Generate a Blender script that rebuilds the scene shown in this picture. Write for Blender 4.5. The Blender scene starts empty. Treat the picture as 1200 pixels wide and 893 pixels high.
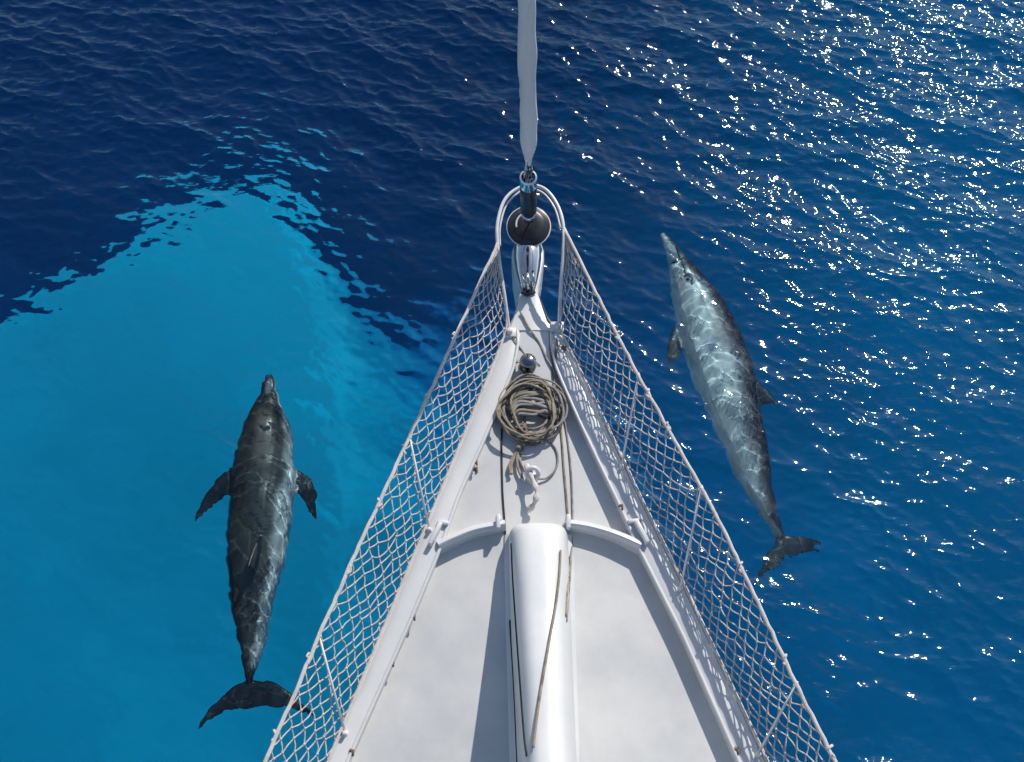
import bpy, bmesh, math, random
import numpy as np
from mathutils import Vector, Matrix

random.seed(7)
rng = np.random.default_rng(11)
R = math.radians
scene = bpy.context.scene
col = scene.collection

# ------------------------------------------------------------------ camera
CAM = Vector((0.0, 0.0, 7.7))
PITCH = 62.0                      # degrees below the horizon
FPX = 1153.0                      # focal length in photo pixels (1200 wide)
cam_d = bpy.data.cameras.new('camera')
cam_d.sensor_width = 36.0
cam_d.lens = FPX / 1200.0 * 36.0
cam_d.clip_start = 0.05
cam_d.clip_end = 3000.0
cam = bpy.data.objects.new('camera', cam_d)
cam.location = CAM
cam.rotation_euler = (R(90 - PITCH), 0, 0)
col.objects.link(cam)
scene.camera = cam

# ------------------------------------------------------------------ sky and sun
SUN_EL, SUN_AZ = 37.0, 29.0       # azimuth from the bow (+y) towards starboard (+x)
world = bpy.data.worlds.new('World')
scene.world = world
world.use_nodes = True
wn = world.node_tree
for n in list(wn.nodes):
    wn.nodes.remove(n)
sky = wn.nodes.new('ShaderNodeTexSky')
sky.sky_type = 'NISHITA'
sky.sun_disc = False
sky.sun_elevation = R(SUN_EL)
sky.sun_rotation = R(SUN_AZ)
sky.air_density = 1.0
sky.dust_density = 0.6
bg = wn.nodes.new('ShaderNodeBackground')
bg.inputs['Strength'].default_value = 0.12
wo = wn.nodes.new('ShaderNodeOutputWorld')
wn.links.new(sky.outputs[0], bg.inputs[0])
wn.links.new(bg.outputs[0], wo.inputs[0])

sun_d = bpy.data.lights.new('sun', 'SUN')
sun_d.energy = 3.8
sun_d.angle = R(0.53)
sun_d.color = (1.0, 0.94, 0.86)
sun_d.cycles.is_caustics_light = True
sun = bpy.data.objects.new('sun', sun_d)
sdir = Vector((math.sin(R(SUN_AZ)) * math.cos(R(SUN_EL)), math.cos(R(SUN_AZ)) * math.cos(R(SUN_EL)), math.sin(R(SUN_EL))))
sun.rotation_euler = (-sdir).to_track_quat('-Z', 'Y').to_euler()
sun.location = sdir * 60
col.objects.link(sun)

vs = scene.view_settings
vs.view_transform = 'Standard'
vs.look = 'None'
vs.exposure = 0.0
vs.gamma = 1.0
cy = scene.cycles
cy.use_denoising = True
cy.max_bounces = 10
cy.transparent_max_bounces = 16
cy.transmission_bounces = 8
cy.caustics_refractive = True
cy.caustics_reflective = False
cy.sample_clamp_indirect = 6.0

# ------------------------------------------------------------------ helpers
_cp, _sp = math.cos(R(62.0)), math.sin(R(62.0))
def U(px, py, z):
    """survey helper: the point at height z that the photo shows at (px, py)"""
    a, b = px - 600.0, 446.5 - py
    d = Vector((a, 1153.0 * _cp + b * _sp, -1153.0 * _sp + b * _cp))
    t = (z - 7.7) / d.z
    return Vector((d.x * t, d.y * t, z))

def tag(o, label=None, cat=None, group=None, kind=None):
    if label: o['label'] = label
    if cat: o['category'] = cat
    if group: o['group'] = group
    if kind: o['kind'] = kind
    return o

def empty(name, loc):
    o = bpy.data.objects.new(name, None)
    o.empty_display_size = 0.2
    o.location = loc
    col.objects.link(o)
    return o

def link_mesh(name, me, mat=None, parent=None, smooth=True):
    o = bpy.data.objects.new(name, me)
    col.objects.link(o)
    if mat: me.materials.append(mat)
    if parent is not None:
        o.parent = parent
        o.matrix_parent_inverse = Matrix.Translation(-Vector(world_loc(parent)))
    if smooth:
        me.polygons.foreach_set('use_smooth', [True] * len(me.polygons))
    return o

def world_loc(o):
    l = Vector(o.location)
    return l if o.parent is None else l            # meshes keep their vertices in world coordinates, only roots are moved

class MB:
    """collects vertices and faces of one mesh"""
    def __init__(self):
        self.v, self.f = [], []
    def add(self, vs_, fs_):
        n = len(self.v)
        self.v += [tuple(p) for p in vs_]
        self.f += [tuple(i + n for i in f) for f in fs_]
    def tube(self, pts, rad, n=8, cap=True, closed=False, flat=None):
        pts = [Vector(p) for p in pts]
        m = len(pts)
        rs = rad if isinstance(rad, (list, tuple)) else [rad] * m
        up = None
        rings = []
        for i, p in enumerate(pts):
            a = pts[(i - 1) % m] if (closed or i > 0) else p
            b = pts[(i + 1) % m] if (closed or i < m - 1) else p
            t = (b - a).normalized()
            if up is None:
                up = Vector((0, 0, 1)) if abs(t.z) < 0.9 else Vector((0, 1, 0))
            s = t.cross(up)
            if s.length < 1e-6:
                s = t.orthogonal()
            s.normalize()
            up = s.cross(t).normalized()
            k = flat if flat else 1.0
            rings.append([p + s * math.cos(2 * math.pi * j / n) * rs[i] + up * math.sin(2 * math.pi * j / n) * rs[i] * k for j in range(n)])
        self.loft(rings, cap and not closed, closed)
    def loft(self, rings, cap=True, closed=False):
        n, m = len(rings[0]), len(rings)
        vs_ = [p for r in rings for p in r]
        fs_ = []
        for i in range(m if closed else m - 1):
            i2 = (i + 1) % m
            for j in range(n):
                j2 = (j + 1) % n
                fs_.append((i * n + j, i * n + j2, i2 * n + j2, i2 * n + j))
        if cap:
            fs_.append(tuple(reversed(range(n))))
            fs_.append(tuple((m - 1) * n + j for j in range(n)))
        self.add(vs_, fs_)
    def lathe(self, origin, axis, prof, n=24):
        """prof: (distance along axis, radius)"""
        origin, axis = Vector(origin), Vector(axis).normalized()
        s = axis.orthogonal().normalized(); t = axis.cross(s)
        self.loft([[origin + axis * d + (s * math.cos(2 * math.pi * j / n) + t * math.sin(2 * math.pi * j / n)) * max(r, 1e-4) for j in range(n)] for d, r in prof])
    def box(self, c, half, rot=None):
        c = Vector(c)
        vs_ = []
        for z in (-1, 1):
            for x, y in ((-1, -1), (1, -1), (1, 1), (-1, 1)):
                q = Vector((x * half[0], y * half[1], z * half[2]))
                vs_.append(c + (rot @ q if rot else q))
        self.add(vs_, [(3, 2, 1, 0), (4, 5, 6, 7), (0, 1, 5, 4), (1, 2, 6, 5), (2, 3, 7, 6), (3, 0, 4, 7)])
    def build(self, name, mat, parent=None, smooth=True, bevel=0.0, auto=None):
        me = bpy.data.meshes.new(name)
        me.from_pydata(self.v, [], self.f)
        bm = bmesh.new(); bm.from_mesh(me)
        bmesh.ops.recalc_face_normals(bm, faces=bm.faces)
        bm.to_mesh(me); bm.free()
        o = link_mesh(name, me, mat, parent, smooth)
        if bevel:
            md = o.modifiers.new('bevel', 'BEVEL'); md.width = bevel; md.segments = 2; md.limit_method = 'ANGLE'; md.angle_limit = R(35)
        if auto is not None:
            for e in me.edges: e.use_edge_sharp = False
            me.set_sharp_from_angle(angle=R(auto))
        return o

def spline(pts, n):
    """Catmull-Rom through pts"""
    P = [Vector(p) for p in pts]
    P = [P[0] * 2 - P[1]] + P + [P[-1] * 2 - P[-2]]
    out = []
    m = len(P) - 3
    for k in range(n):
        u = k / (n - 1) * m
        i = min(int(u), m - 1); t = u - i
        a, b, c, d = P[i:i + 4]
        out.append(0.5 * ((2 * b) + (c - a) * t + (2 * a - 5 * b + 4 * c - d) * t * t + (3 * b - a - 3 * c + d) * t ** 3))
    return out

# ------------------------------------------------------------------ materials
def newmat(name):
    m = bpy.data.materials.new(name); m.use_nodes = True
    nt = m.node_tree
    for n in list(nt.nodes): nt.nodes.remove(n)
    out = nt.nodes.new('ShaderNodeOutputMaterial')
    return m, nt, out
def nd(nt, typ, **kw):
    n = nt.nodes.new(typ)
    for k, v in kw.items():
        if k.startswith('i_'):
            key = k[2:]
            n.inputs[int(key) if key.isdigit() else key.replace('_', ' ')].default_value = v
        else: setattr(n, k, v)
    return n
def ramp(nt, fac, stops):
    r = nt.nodes.new('ShaderNodeValToRGB')
    el = r.color_ramp.elements
    while len(el) > 1: el.remove(el[-1])
    for i, (p, c) in enumerate(stops):
        e = el[0] if i == 0 else el.new(p)
        e.position = p; e.color = (c[0], c[1], c[2], 1)
    nt.links.new(fac, r.inputs[0])
    return r.outputs[0]
def surface(name, c0, c1, scale=3.0, rough=0.4, bump=0.0, bscale=60.0, metal=0.0, stretch=(1, 1, 1), detail=5, spec=0.5, coat=0.0, stops=(0.35, 0.65)):
    m, nt, out = newmat(name)
    b = nd(nt, 'ShaderNodeBsdfPrincipled', i_Roughness=rough, i_Metallic=metal)
    b.inputs['Specular IOR Level'].default_value = spec
    b.inputs['Coat Weight'].default_value = coat
    tc = nd(nt, 'ShaderNodeTexCoord'); mp = nd(nt, 'ShaderNodeMapping'); mp.inputs['Scale'].default_value = stretch
    nt.links.new(tc.outputs['Object'], mp.inputs[0])
    no = nd(nt, 'ShaderNodeTexNoise', i_Scale=scale, i_Detail=detail, i_Roughness=0.6)
    nt.links.new(mp.outputs[0], no.inputs['Vector'])
    nt.links.new(ramp(nt, no.outputs[0], [(stops[0], c0), (stops[1], c1)]), b.inputs['Base Color'])
    mr = nd(nt, 'ShaderNodeMapRange'); mr.inputs[3].default_value = rough * 0.8; mr.inputs[4].default_value = min(1, rough * 1.25)
    nt.links.new(no.outputs[0], mr.inputs[0]); nt.links.new(mr.outputs[0], b.inputs['Roughness'])
    if bump:
        n2 = nd(nt, 'ShaderNodeTexNoise', i_Scale=bscale, i_Detail=3)
        nt.links.new(mp.outputs[0], n2.inputs['Vector'])
        bp = nd(nt, 'ShaderNodeBump', i_Strength=bump, i_Distance=0.01)
        nt.links.new(n2.outputs[0], bp.inputs['Height']); nt.links.new(bp.outputs[0], b.inputs['Normal'])
    nt.links.new(b.outputs[0], out.inputs[0])
    return m

# ------------------------------------------------------------------ water
def water_material():
    """refracting sea water; the open sea well ahead of the boat is a simple non-refracting sheet"""
    m, nt, out = newmat('sea_water')
    gl = nd(nt, 'ShaderNodeBsdfGlass', i_IOR=1.333, i_Roughness=0.055)
    gl.inputs['Color'].default_value = (0.80, 0.965, 1.0, 1)
    tc = nd(nt, 'ShaderNodeTexCoord'); mp = nd(nt, 'ShaderNodeMapping'); mp.inputs['Rotation'].default_value = (0, 0, R(24)); mp.inputs['Scale'].default_value = (0.32, 1.0, 1.0)
    nt.links.new(tc.outputs['Object'], mp.inputs[0])
    rip = nd(nt, 'ShaderNodeTexNoise', i_Scale=22.0, i_Detail=2.0, i_Roughness=0.55); nt.links.new(mp.outputs[0], rip.inputs['Vector'])
    bmp = nd(nt, 'ShaderNodeBump', i_Strength=1.0, i_Distance=RIPPLE); nt.links.new(rip.outputs[0], bmp.inputs['Height'])
    ra = nd(nt, 'ShaderNodeAttribute', attribute_name='ripple'); nt.links.new(ra.outputs['Fac'], bmp.inputs['Strength'])
    nt.links.new(bmp.outputs[0], gl.inputs['Normal'])
    lw = nd(nt, 'ShaderNodeLayerWeight', i_Blend=0.5)
    pw = nd(nt, 'ShaderNodeMath', operation='POWER'); pw.inputs[1].default_value = 5.0
    nt.links.new(lw.outputs['Facing'], pw.inputs[0])
    fr = nd(nt, 'ShaderNodeMath', operation='MULTIPLY_ADD'); fr.inputs[1].default_value = 0.98; fr.inputs[2].default_value = 0.02
    nt.links.new(pw.outputs[0], fr.inputs[0])
    gs = nd(nt, 'ShaderNodeBsdfGlossy', i_Roughness=0.06)
    tr = nd(nt, 'ShaderNodeBsdfTransparent')
    far = nd(nt, 'ShaderNodeMixShader')
    nt.links.new(fr.outputs[0], far.inputs[0]); nt.links.new(tr.outputs[0], far.inputs[1]); nt.links.new(gs.outputs[0], far.inputs[2])
    at = nd(nt, 'ShaderNodeAttribute', attribute_name='open_sea')
    mx = nd(nt, 'ShaderNodeMixShader')
    nt.links.new(at.outputs['Fac'], mx.inputs[0]); nt.links.new(gl.outputs[0], mx.inputs[1]); nt.links.new(far.outputs[0], mx.inputs[2])
    nt.links.new(mx.outputs[0], out.inputs['Surface'])
    return m

RIPPLE = 0.008
N, TILE = 1024, 17.408
def wave_field():
    k1 = np.fft.fftfreq(N, TILE / N) * 2 * np.pi
    kx, ky = np.meshgrid(k1, k1, indexing='xy')
    k = np.hypot(kx, ky); k[0, 0] = 1
    th = np.arctan2(kx, ky) - R(22)
    spread = np.abs(np.cos(th)) ** 6 * 0.92 + 0.08
    S = k ** -3.15 * np.exp(-(2 * np.pi / 1.7 / k) ** 2) * np.exp(-(k / 120.0) ** 2) * spread
    S[0, 0] = 0
    ph = rng.normal(size=(N, N)) + 1j * rng.normal(size=(N, N))
    H = np.sqrt(S) * ph
    h = np.real(np.fft.ifft2(H))
    sx = np.real(np.fft.ifft2(1j * kx * H)); sy = np.real(np.fft.ifft2(1j * ky * H))
    sl = math.sqrt((sx ** 2 + sy ** 2).mean())
    f = SLOPE / sl
    dx = np.real(np.fft.ifft2(-1j * kx / k * H)); dy = np.real(np.fft.ifft2(-1j * ky / k * H))
    return h * f, dx * f, dy * f
SLOPE = 0.27
def sstep(a, b, x):
    t = np.clip((x - a) / (b - a), 0, 1)
    return t * t * (3 - 2 * t)

def axis_coords(lo, hi, step, far):
    c = list(np.arange(lo, hi + 1e-6, step))
    s, x = step, hi
    while x < far:
        s *= 1.28; x += s; c.append(x)
    s, x = step, lo
    while x > -far:
        s *= 1.28; x -= s; c.insert(0, x)
    return np.array(c)

def calm(X, Y):
    """lee of the boat over the shoal: lower ripples"""
    a = 1 - 0.58 * sstep(1.2, -0.8, X) * sstep(6.6, 4.6, Y + 0.15 * X)
    # the dolphins stir the water they swim in
    d1 = np.hypot((X + 2.1) / 0.55, (Y - 3.2) / 1.7); d2 = np.hypot((X - 1.75 - 0.36 * (4.3 - Y)) / 0.6, (Y - 4.3) / 1.9)
    a = a * (1 + 0.15 * sstep(5.5, 8.0, Y))
    a = a + (0.70 - a) * sstep(1.25, 0.6, d1)
    return a + (0.58 - a) * sstep(1.35, 0.75, d2)

def make_water():
    xs = axis_coords(-8.0, 8.0, 0.0175, 600.0); ys = axis_coords(-2.5, 12.5, 0.0178, 600.0)
    X, Y = np.meshgrid(xs, ys, indexing='xy')
    h, dx, dy = wave_field()
    u = (X / TILE * N) % N; v = (Y / TILE * N) % N
    i0 = np.floor(u).astype(int) % N; j0 = np.floor(v).astype(int) % N
    fu = u - np.floor(u); fv = v - np.floor(v); i1 = (i0 + 1) % N; j1 = (j0 + 1) % N
    def samp(a):
        return (a[j0, i0] * (1 - fu) + a[j0, i1] * fu) * (1 - fv) + (a[j1, i0] * (1 - fu) + a[j1, i1] * fu) * fv
    A = calm(X, Y) * sstep(40, 14, np.abs(X)) * sstep(45, 16, np.abs(Y))
    Z = samp(h) * A
    Xd = X - samp(dx) * A * 1.15; Yd = Y - samp(dy) * A * 1.15
    ny, nx = X.shape
    top = np.stack([Xd, Yd, Z], -1).reshape(-1, 3)
    idx = np.arange(nx * ny).reshape(ny, nx)
    q = np.stack([idx[:-1, :-1], idx[:-1, 1:], idx[1:, 1:], idx[1:, :-1]], -1).reshape(-1, 4)
    verts = top
    me = bpy.data.meshes.new('sea')
    faces = q
    nf = len(faces)
    me.vertices.add(len(verts)); me.vertices.foreach_set('co', verts.astype(np.float32).ravel())
    me.loops.add(nf * 4); me.polygons.add(nf)
    loops = faces.ravel().astype(np.int32)
    me.loops.foreach_set('vertex_index', loops)
    starts = (np.arange(nf) * 4).astype(np.int32)
    me.polygons.foreach_set('loop_start', starts)
    me.polygons.foreach_set('use_smooth', np.ones(nf, bool))
    me.update(calc_edges=True); me.validate()
    o = bpy.data.objects.new('sea', me); col.objects.link(o)
    me.materials.append(water_material())
    rp = me.attributes.new('ripple', 'FLOAT', 'POINT')
    rp.data.foreach_set('value', np.clip(calm(X, Y) * 1.35 - 0.5, 0.0, 1.0).astype(np.float32).ravel())
    at = me.attributes.new('open_sea', 'FLOAT', 'POINT')
    at.data.foreach_set('value', np.maximum(sstep(10.0, 10.7, Y), sstep(8.0, 10.0, np.abs(X))).astype(np.float32).ravel())
    o['kind'] = 'structure'
    o.cycles.is_caustics_caster = True
    return o
sea = make_water()

# ------------------------------------------------------------------ sea bed with a pale sand shoal off the port bow
def make_seabed():
    xs = axis_coords(-16.0, 16.0, 0.16, 620.0); ys = axis_coords(-8.0, 24.0, 0.16, 620.0)
    X, Y = np.meshgrid(xs, ys, indexing='xy')
    P = np.array(SHOAL)
    inside = np.zeros(X.shape, bool); dist = np.full(X.shape, 1e9)
    for a, b in zip(P, np.roll(P, -1, 0)):
        ab = b - a
        u = np.clip(((X - a[0]) * ab[0] + (Y - a[1]) * ab[1]) / (ab @ ab), 0, 1)
        dist = np.minimum(dist, np.hypot(X - a[0] - u * ab[0], Y - a[1] - u * ab[1]))
        hit = ((a[1] > Y) != (b[1] > Y)) & (X < (b[0] - a[0]) * (Y - a[1]) / (b[1] - a[1] + 1e-12) + a[0])
        inside ^= hit
    sd = np.where(inside, dist, -dist) + 0.10 * np.sin(X * 2.3 + 1) + 0.08 * np.sin(Y * 3.1 - X * 2.2)
    soft = 0.35 + 3.0 * sstep(-4.2, -1.6, X)                      # the drop-off is steep to port, gentle towards the boat
    s = sstep(-soft, soft, sd)
    deep = -14.5 - 8.5 * sstep(8.0, -9.0, X - 0.2 * (Y - 8))
    shoal = -7.4 - 1.3 * sstep(9.0, 0.0, Y)
    Z = deep + (shoal - deep) * s
    Z += 0.10 * np.sin(X * 0.9) * np.cos(Y * 0.7)
    ny, nx = X.shape
    verts = np.stack([X, Y, Z], -1).reshape(-1, 3)
    idx = np.arange(nx * ny).reshape(ny, nx)
    q = np.stack([idx[:-1, :-1], idx[:-1, 1:], idx[1:, 1:], idx[1:, :-1]], -1).reshape(-1, 4)
    me = bpy.data.meshes.new('seabed')
    me.from_pydata(verts.tolist(), [], q.tolist())
    o = link_mesh('seabed', me, surface('bed_sand', (0.56, 0.60, 0.74), (0.66, 0.71, 0.86), scale=0.5, rough=0.95))
    o['kind'] = 'structure'
    return o
def under_water(px, py, depth):
    """survey helper: the point on the bed that shows at (px, py) through calm water"""
    p = U(px, py, 0.0); h = Vector((p.x, p.y)); si = (h.length / math.hypot(h.length, 7.7)) / 1.333
    q = h + h.normalized() * depth * si / math.sqrt(1 - si * si)
    return (q.x, q.y)
SHOAL = [under_water(x, y, 7.4) for x, y in ((-700, 700), (-300, 470), (-20, 352), (60, 298), (130, 262), (210, 225), (280, 180), (335, 168), (392, 190), (450, 255), (500, 325), (560, 400), (600, 560), (610, 900), (570, 1500), (-700, 1500))]
seabed = make_seabed()

def make_water_body():
    """the absorbing column of water below the lit top layer"""
    mb = MB(); mb.box((0, 0, -20.9), (590, 590, 20.0))
    m, nt, out = newmat('sea_water_column')
    va = nd(nt, 'ShaderNodeVolumeAbsorption', i_Density=1.0)
    va.inputs['Color'].default_value = (1 - 0.30, 1 - 0.055, 1 - 0.036, 1)    # per-metre absorption = 1 - colour
    nt.links.new(va.outputs[0], out.inputs['Volume'])
    o = mb.build('deep_water', m, smooth=False)
    o['kind'] = 'structure'
    return o
deep_water = make_water_body()

# ------------------------------------------------------------------ dolphins
def project(co):
    """survey helper: photo pixels of world points (n, 3)"""
    co = co.copy(); co[:, 2] = np.where(co[:, 2] < 0, co[:, 2] * .70, co[:, 2])      # seen through the surface
    d = co - np.array([0, 0, 7.7])
    fz = d[:, 1] * _cp - d[:, 2] * _sp; up = d[:, 1] * _sp + d[:, 2] * _cp
    return np.stack([600 + 1153 * d[:, 0] / fz, 446.5 - 1153 * up / fz], -1)

def W(px, py, z):
    """survey helper: the point at height z, below the surface, that shows at (px, py)"""
    return Vector((*under_water(px, py, -z), z)) if z < 0 else U(px, py, z)

def fin(mb, lead, trail, thick, n=14, m=12):
    """a lens-section fin between its leading and trailing edge, root first"""
    L, T = spline(lead, n), spline(trail, n)
    rings = []
    for i in range(n):
        l, t = L[i], T[i]
        ch = t - l
        along = (L[min(i + 1, n - 1)] + T[min(i + 1, n - 1)] - L[max(i - 1, 0)] - T[max(i - 1, 0)])
        nrm = ch.cross(along)
        if nrm.length < 1e-9: nrm = Vector((0, 0, 1))
        nrm.normalize()
        th = thick * (1 - 0.75 * i / (n - 1))
        ring = []
        for j in range(m):
            a = 2 * math.pi * j / m
            x = 0.5 - 0.5 * math.cos(a)
            ring.append(l + ch * x + nrm * math.sin(a) * th * 0.5 * (1.25 - 0.7 * x))
        rings.append(ring)
    mb.loft(rings)

def make_dolphin(label, stations, fins, colours, marks, eyes, belly_edge, flank, grp):
    """stations: (centre, half width, dorsal height, ventral height, roll in degrees) from beak to tail stock"""
    root = empty('dolphin', stations[len(stations) // 2][0])
    tag(root, label, 'dolphin', grp)
    n = 90
    C = spline([s_[0] for s_ in stations], n)
    par = np.linspace(0, 1, len(stations))
    tt = np.linspace(0, 1, n)
    def smooth_interp(vals):
        v = [Vector((x, 0, 0)) for x in vals]
        return [p.x for p in spline(v, n)]
    A, BU, BD, RO = (smooth_interp([s_[k] for s_ in stations]) for k in (1, 2, 3, 4))
    Us, Rs = [], []
    mb = MB(); rings = []
    for i in range(n):
        t = (C[min(i + 1, n - 1)] - C[max(i - 1, 0)]).normalized()       # towards the tail
        side = Vector((0, 0, 1)).cross(-t).normalized()                   # points to port of the heading
        up = (-t).cross(side).normalized()
        q = Matrix.Rotation(R(RO[i]), 3, -t)                              # positive roll: back leans to starboard
        up, side = q @ up, q @ side
        Us.append(up); Rs.append(side)
        ring = []
        for j in range(28):
            a = 2 * math.pi * j / 28
            ca, sa = math.cos(a), math.sin(a)
            hh = BU[i] if ca > 0 else BD[i]
            ring.append(C[i] + up * ca * max(hh, .004) + side * sa * max(A[i], .004))
        rings.append(ring)
    mb.loft(rings)
    for f in fins:
        fin(mb, *f)
    raw = mb.build('raw', None, None)
    md = raw.modifiers.new('r', 'REMESH'); md.mode = 'VOXEL'; md.voxel_size = 0.0105; md.adaptivity = 0
    sm = raw.modifiers.new('s', 'SMOOTH'); sm.factor = 0.5; sm.iterations = 4
    dg = bpy.context.evaluated_depsgraph_get()
    me = bpy.data.meshes.new_from_object(raw.evaluated_get(dg))
    bpy.data.objects.remove(raw)
    me.name = 'body'
    nv = len(me.vertices)
    co = np.empty(nv * 3, np.float32); me.vertices.foreach_get('co', co); co = co.reshape(-1, 3).astype(float)
    no = np.empty(nv * 3, np.float32); me.vertices.foreach_get('normal', no); no = no.reshape(-1, 3)
    Cn = np.array([list(c) for c in C]); Un = np.array([list(u) for u in Us])
    d2 = ((co[:, None, :] - Cn[None]) ** 2).sum(-1)
    k = d2.argmin(1)
    rel = co - Cn[k]
    hgt = (rel * Un[k]).sum(1) / np.maximum(np.array(BU)[k], .02)          # 1 at the back, -1 at the belly
    lat = np.sqrt(np.maximum(d2[np.arange(nv), k] - (rel * Un[k]).sum(1) ** 2, 0)) / np.maximum(np.array(A)[k], .02)
    out_ = (lat ** 2 + (hgt * np.where(hgt > 0, 1, np.array(BU)[k] / np.maximum(np.array(BD)[k], .01))) ** 2) > 1.16
    out_ &= k > 12
    s_along = k / (n - 1)
    wobble = 0.10 * np.sin(s_along * 31) + 0.06 * np.sin(s_along * 67 + 1)
    bel = 1 - sstep(belly_edge - 0.22, belly_edge + 0.22, hgt + wobble)
    bel = bel * (1 - sstep(0.80, 0.95, s_along))
    mid = 1 - sstep(flank - 0.35, flank + 0.35, hgt + wobble)
    back_c, flank_c, belly_c, fin_c = (np.array(c) for c in colours)
    c = back_c[None] * (1 - mid[:, None]) + flank_c[None] * mid[:, None]
    c = c * (1 - bel[:, None]) + belly_c[None] * bel[:, None]
    tail = (sstep(0.90, 1.0, s_along) * 1.0)[:, None]
    fm = np.maximum(out_.astype(float)[:, None], tail)
    c = c * (1 - fm) + fin_c[None] * fm
    px = project(co)
    facing = no[:, 2] > -0.1
    disp = np.zeros(nv)
    for pts, wpx, depth, tint in marks:
        P = np.array(pts, float)
        best = np.full(nv, 1e9)
        for a, b in zip(P[:-1], P[1:]):
            ab = b - a
            u = np.clip(((px - a) @ ab) / (ab @ ab), 0, 1)
            best = np.minimum(best, np.hypot(*(px - a - u[:, None] * ab).T))
        w_ = np.clip(1.4 - best / wpx, 0, 1) * facing
        disp -= depth * w_
        c = c * (1 - w_[:, None]) + np.array(tint)[None] * w_[:, None]
    co2 = co + no * disp[:, None]
    me.vertices.foreach_set('co', co2.astype(np.float32).ravel())
    at = me.color_attributes.new('skin', 'FLOAT_COLOR', 'POINT')
    at.data.foreach_set('color', np.concatenate([c, np.ones((nv, 1))], 1).astype(np.float32).ravel())
    body = link_mesh('body', me, skin_mat, root)
    body.cycles.is_caustics_receiver = True
    for ex, ey_, rr in eyes:
        cand = np.where(facing, np.hypot(px[:, 0] - ex, px[:, 1] - ey_), 1e9)
        j = int(cand.argmin())
        e = MB(); p = Vector(co2[j]); nn = Vector(no[j])
        e.lathe(p - nn * rr * 0.6, nn, [(0, rr * 0.6), (rr * 0.35, rr), (rr * 0.8, rr * 0.95), (rr * 1.05, rr * 0.62), (rr * 1.15, 0.001)], 14)
        eo = e.build('eye', eye_mat, root); eo.cycles.is_caustics_receiver = True
    return root

def skin_material():
    m, nt, out = newmat('dolphin_skin')
    b = nd(nt, 'ShaderNodeBsdfPrincipled', i_Roughness=0.30)
    at = nd(nt, 'ShaderNodeAttribute', attribute_name='skin')
    tc = nd(nt, 'ShaderNodeTexCoord')
    no = nd(nt, 'ShaderNodeTexNoise', i_Scale=7.0, i_Detail=6, i_Roughness=0.65)
    mp = nd(nt, 'ShaderNodeMapping'); mp.inputs['Scale'].default_value = (1.0, 0.45, 1.0)
    nt.links.new(tc.outputs['Object'], mp.inputs[0]); nt.links.new(mp.outputs[0], no.inputs['Vector'])
    r = ramp(nt, no.outputs[0], [(0.3, (0.62, 0.62, 0.62)), (0.7, (1.3, 1.3, 1.3))])
    mx = nd(nt, 'ShaderNodeMix', data_type='RGBA', blend_type='MULTIPLY'); mx.inputs[0].default_value = 1.0
    nt.links.new(at.outputs['Color'], mx.inputs[6]); nt.links.new(r, mx.inputs[7])
    # fine pale scratches (rake marks)
    n2 = nd(nt, 'ShaderNodeTexNoise', i_Scale=26.0, i_Detail=2); mp2 = nd(nt, 'ShaderNodeMapping'); mp2.inputs['Scale'].default_value = (1.6, 0.16, 1.0); mp2.inputs['Rotation'].default_value = (0, 0, 0.5)
    nt.links.new(tc.outputs['Object'], mp2.inputs[0]); nt.links.new(mp2.outputs[0], n2.inputs['Vector'])
    r2 = ramp(nt, n2.outputs[0], [(0.66, (0, 0, 0)), (0.72, (0.05, 0.05, 0.05))])
    ad = nd(nt, 'ShaderNodeMix', data_type='RGBA', blend_type='ADD'); ad.inputs[0].default_value = 1.0
    nt.links.new(mx.outputs[2], ad.inputs[6]); nt.links.new(r2, ad.inputs[7])
    nt.links.new(ad.outputs[2], b.inputs['Base Color'])
    nt.links.new(b.outputs[0], out.inputs[0])
    return m
skin_mat = skin_material()
eye_mat = surface('eye_black', (0.01, 0.01, 0.012), (0.02, 0.02, 0.02), rough=0.12)

# --- dolphin off the port bow, seen from above
ZL = -0.27
def left_station(y, xl, xr, z, up, dn, roll):
    z -= .035
    l, r_ = W(xl, y, z), W(xr, y, z)
    hw = (r_ - l).length / 2
    return ((l + r_) / 2, hw, hw * up, hw * dn, roll)
left_st = [left_station(*a) for a in (
    (439, 311.5, 318.5, -0.165, .7, .7, -14), (447, 308, 322.5, -0.165, .62, .7, -14), (457, 306, 324.5, -0.170, .62, .8, -14), (464, 302.5, 328, -0.175, .75, .9, -14),
    (482, 292, 334, -0.205, .92, .95, -14), (502, 283, 340, -0.235, .98, .95, -16), (540, 274, 346, -0.285, .98, .9, -28), (580, 268.5, 346, -0.305, .98, .9, -36), (620, 266.5, 343, -0.315, 1.0, .9, -40),
    (660, 267, 334, -0.315, 1.03, .95, -40), (700, 272, 321, -0.325, 1.1, 1.05, -40), (740, 278, 312, -0.335, 1.2, 1.2, -34), (770, 284, 304, -0.310, 1.4, 1.4, -14), (790, 288.5, 297.5, -0.320, 1.8, 1.8, -6), (808, 290, 296, -0.330, 1.2, 1.2, -0))]
def path(pts, z0, z1):
    m_ = len(pts) - 1
    return [W(x, y, z0 + (z1 - z0) * i / m_ - .03) for i, (x, y) in enumerate(pts)]
dors = [W(306, 628, -.08), W(301, 634, .0), W(295, 650, .08), W(291, 664, .115)]
dort = [W(299, 676, -.08), W(296, 670, .0), W(292, 667, .06), W(290, 667, .115)]
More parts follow.
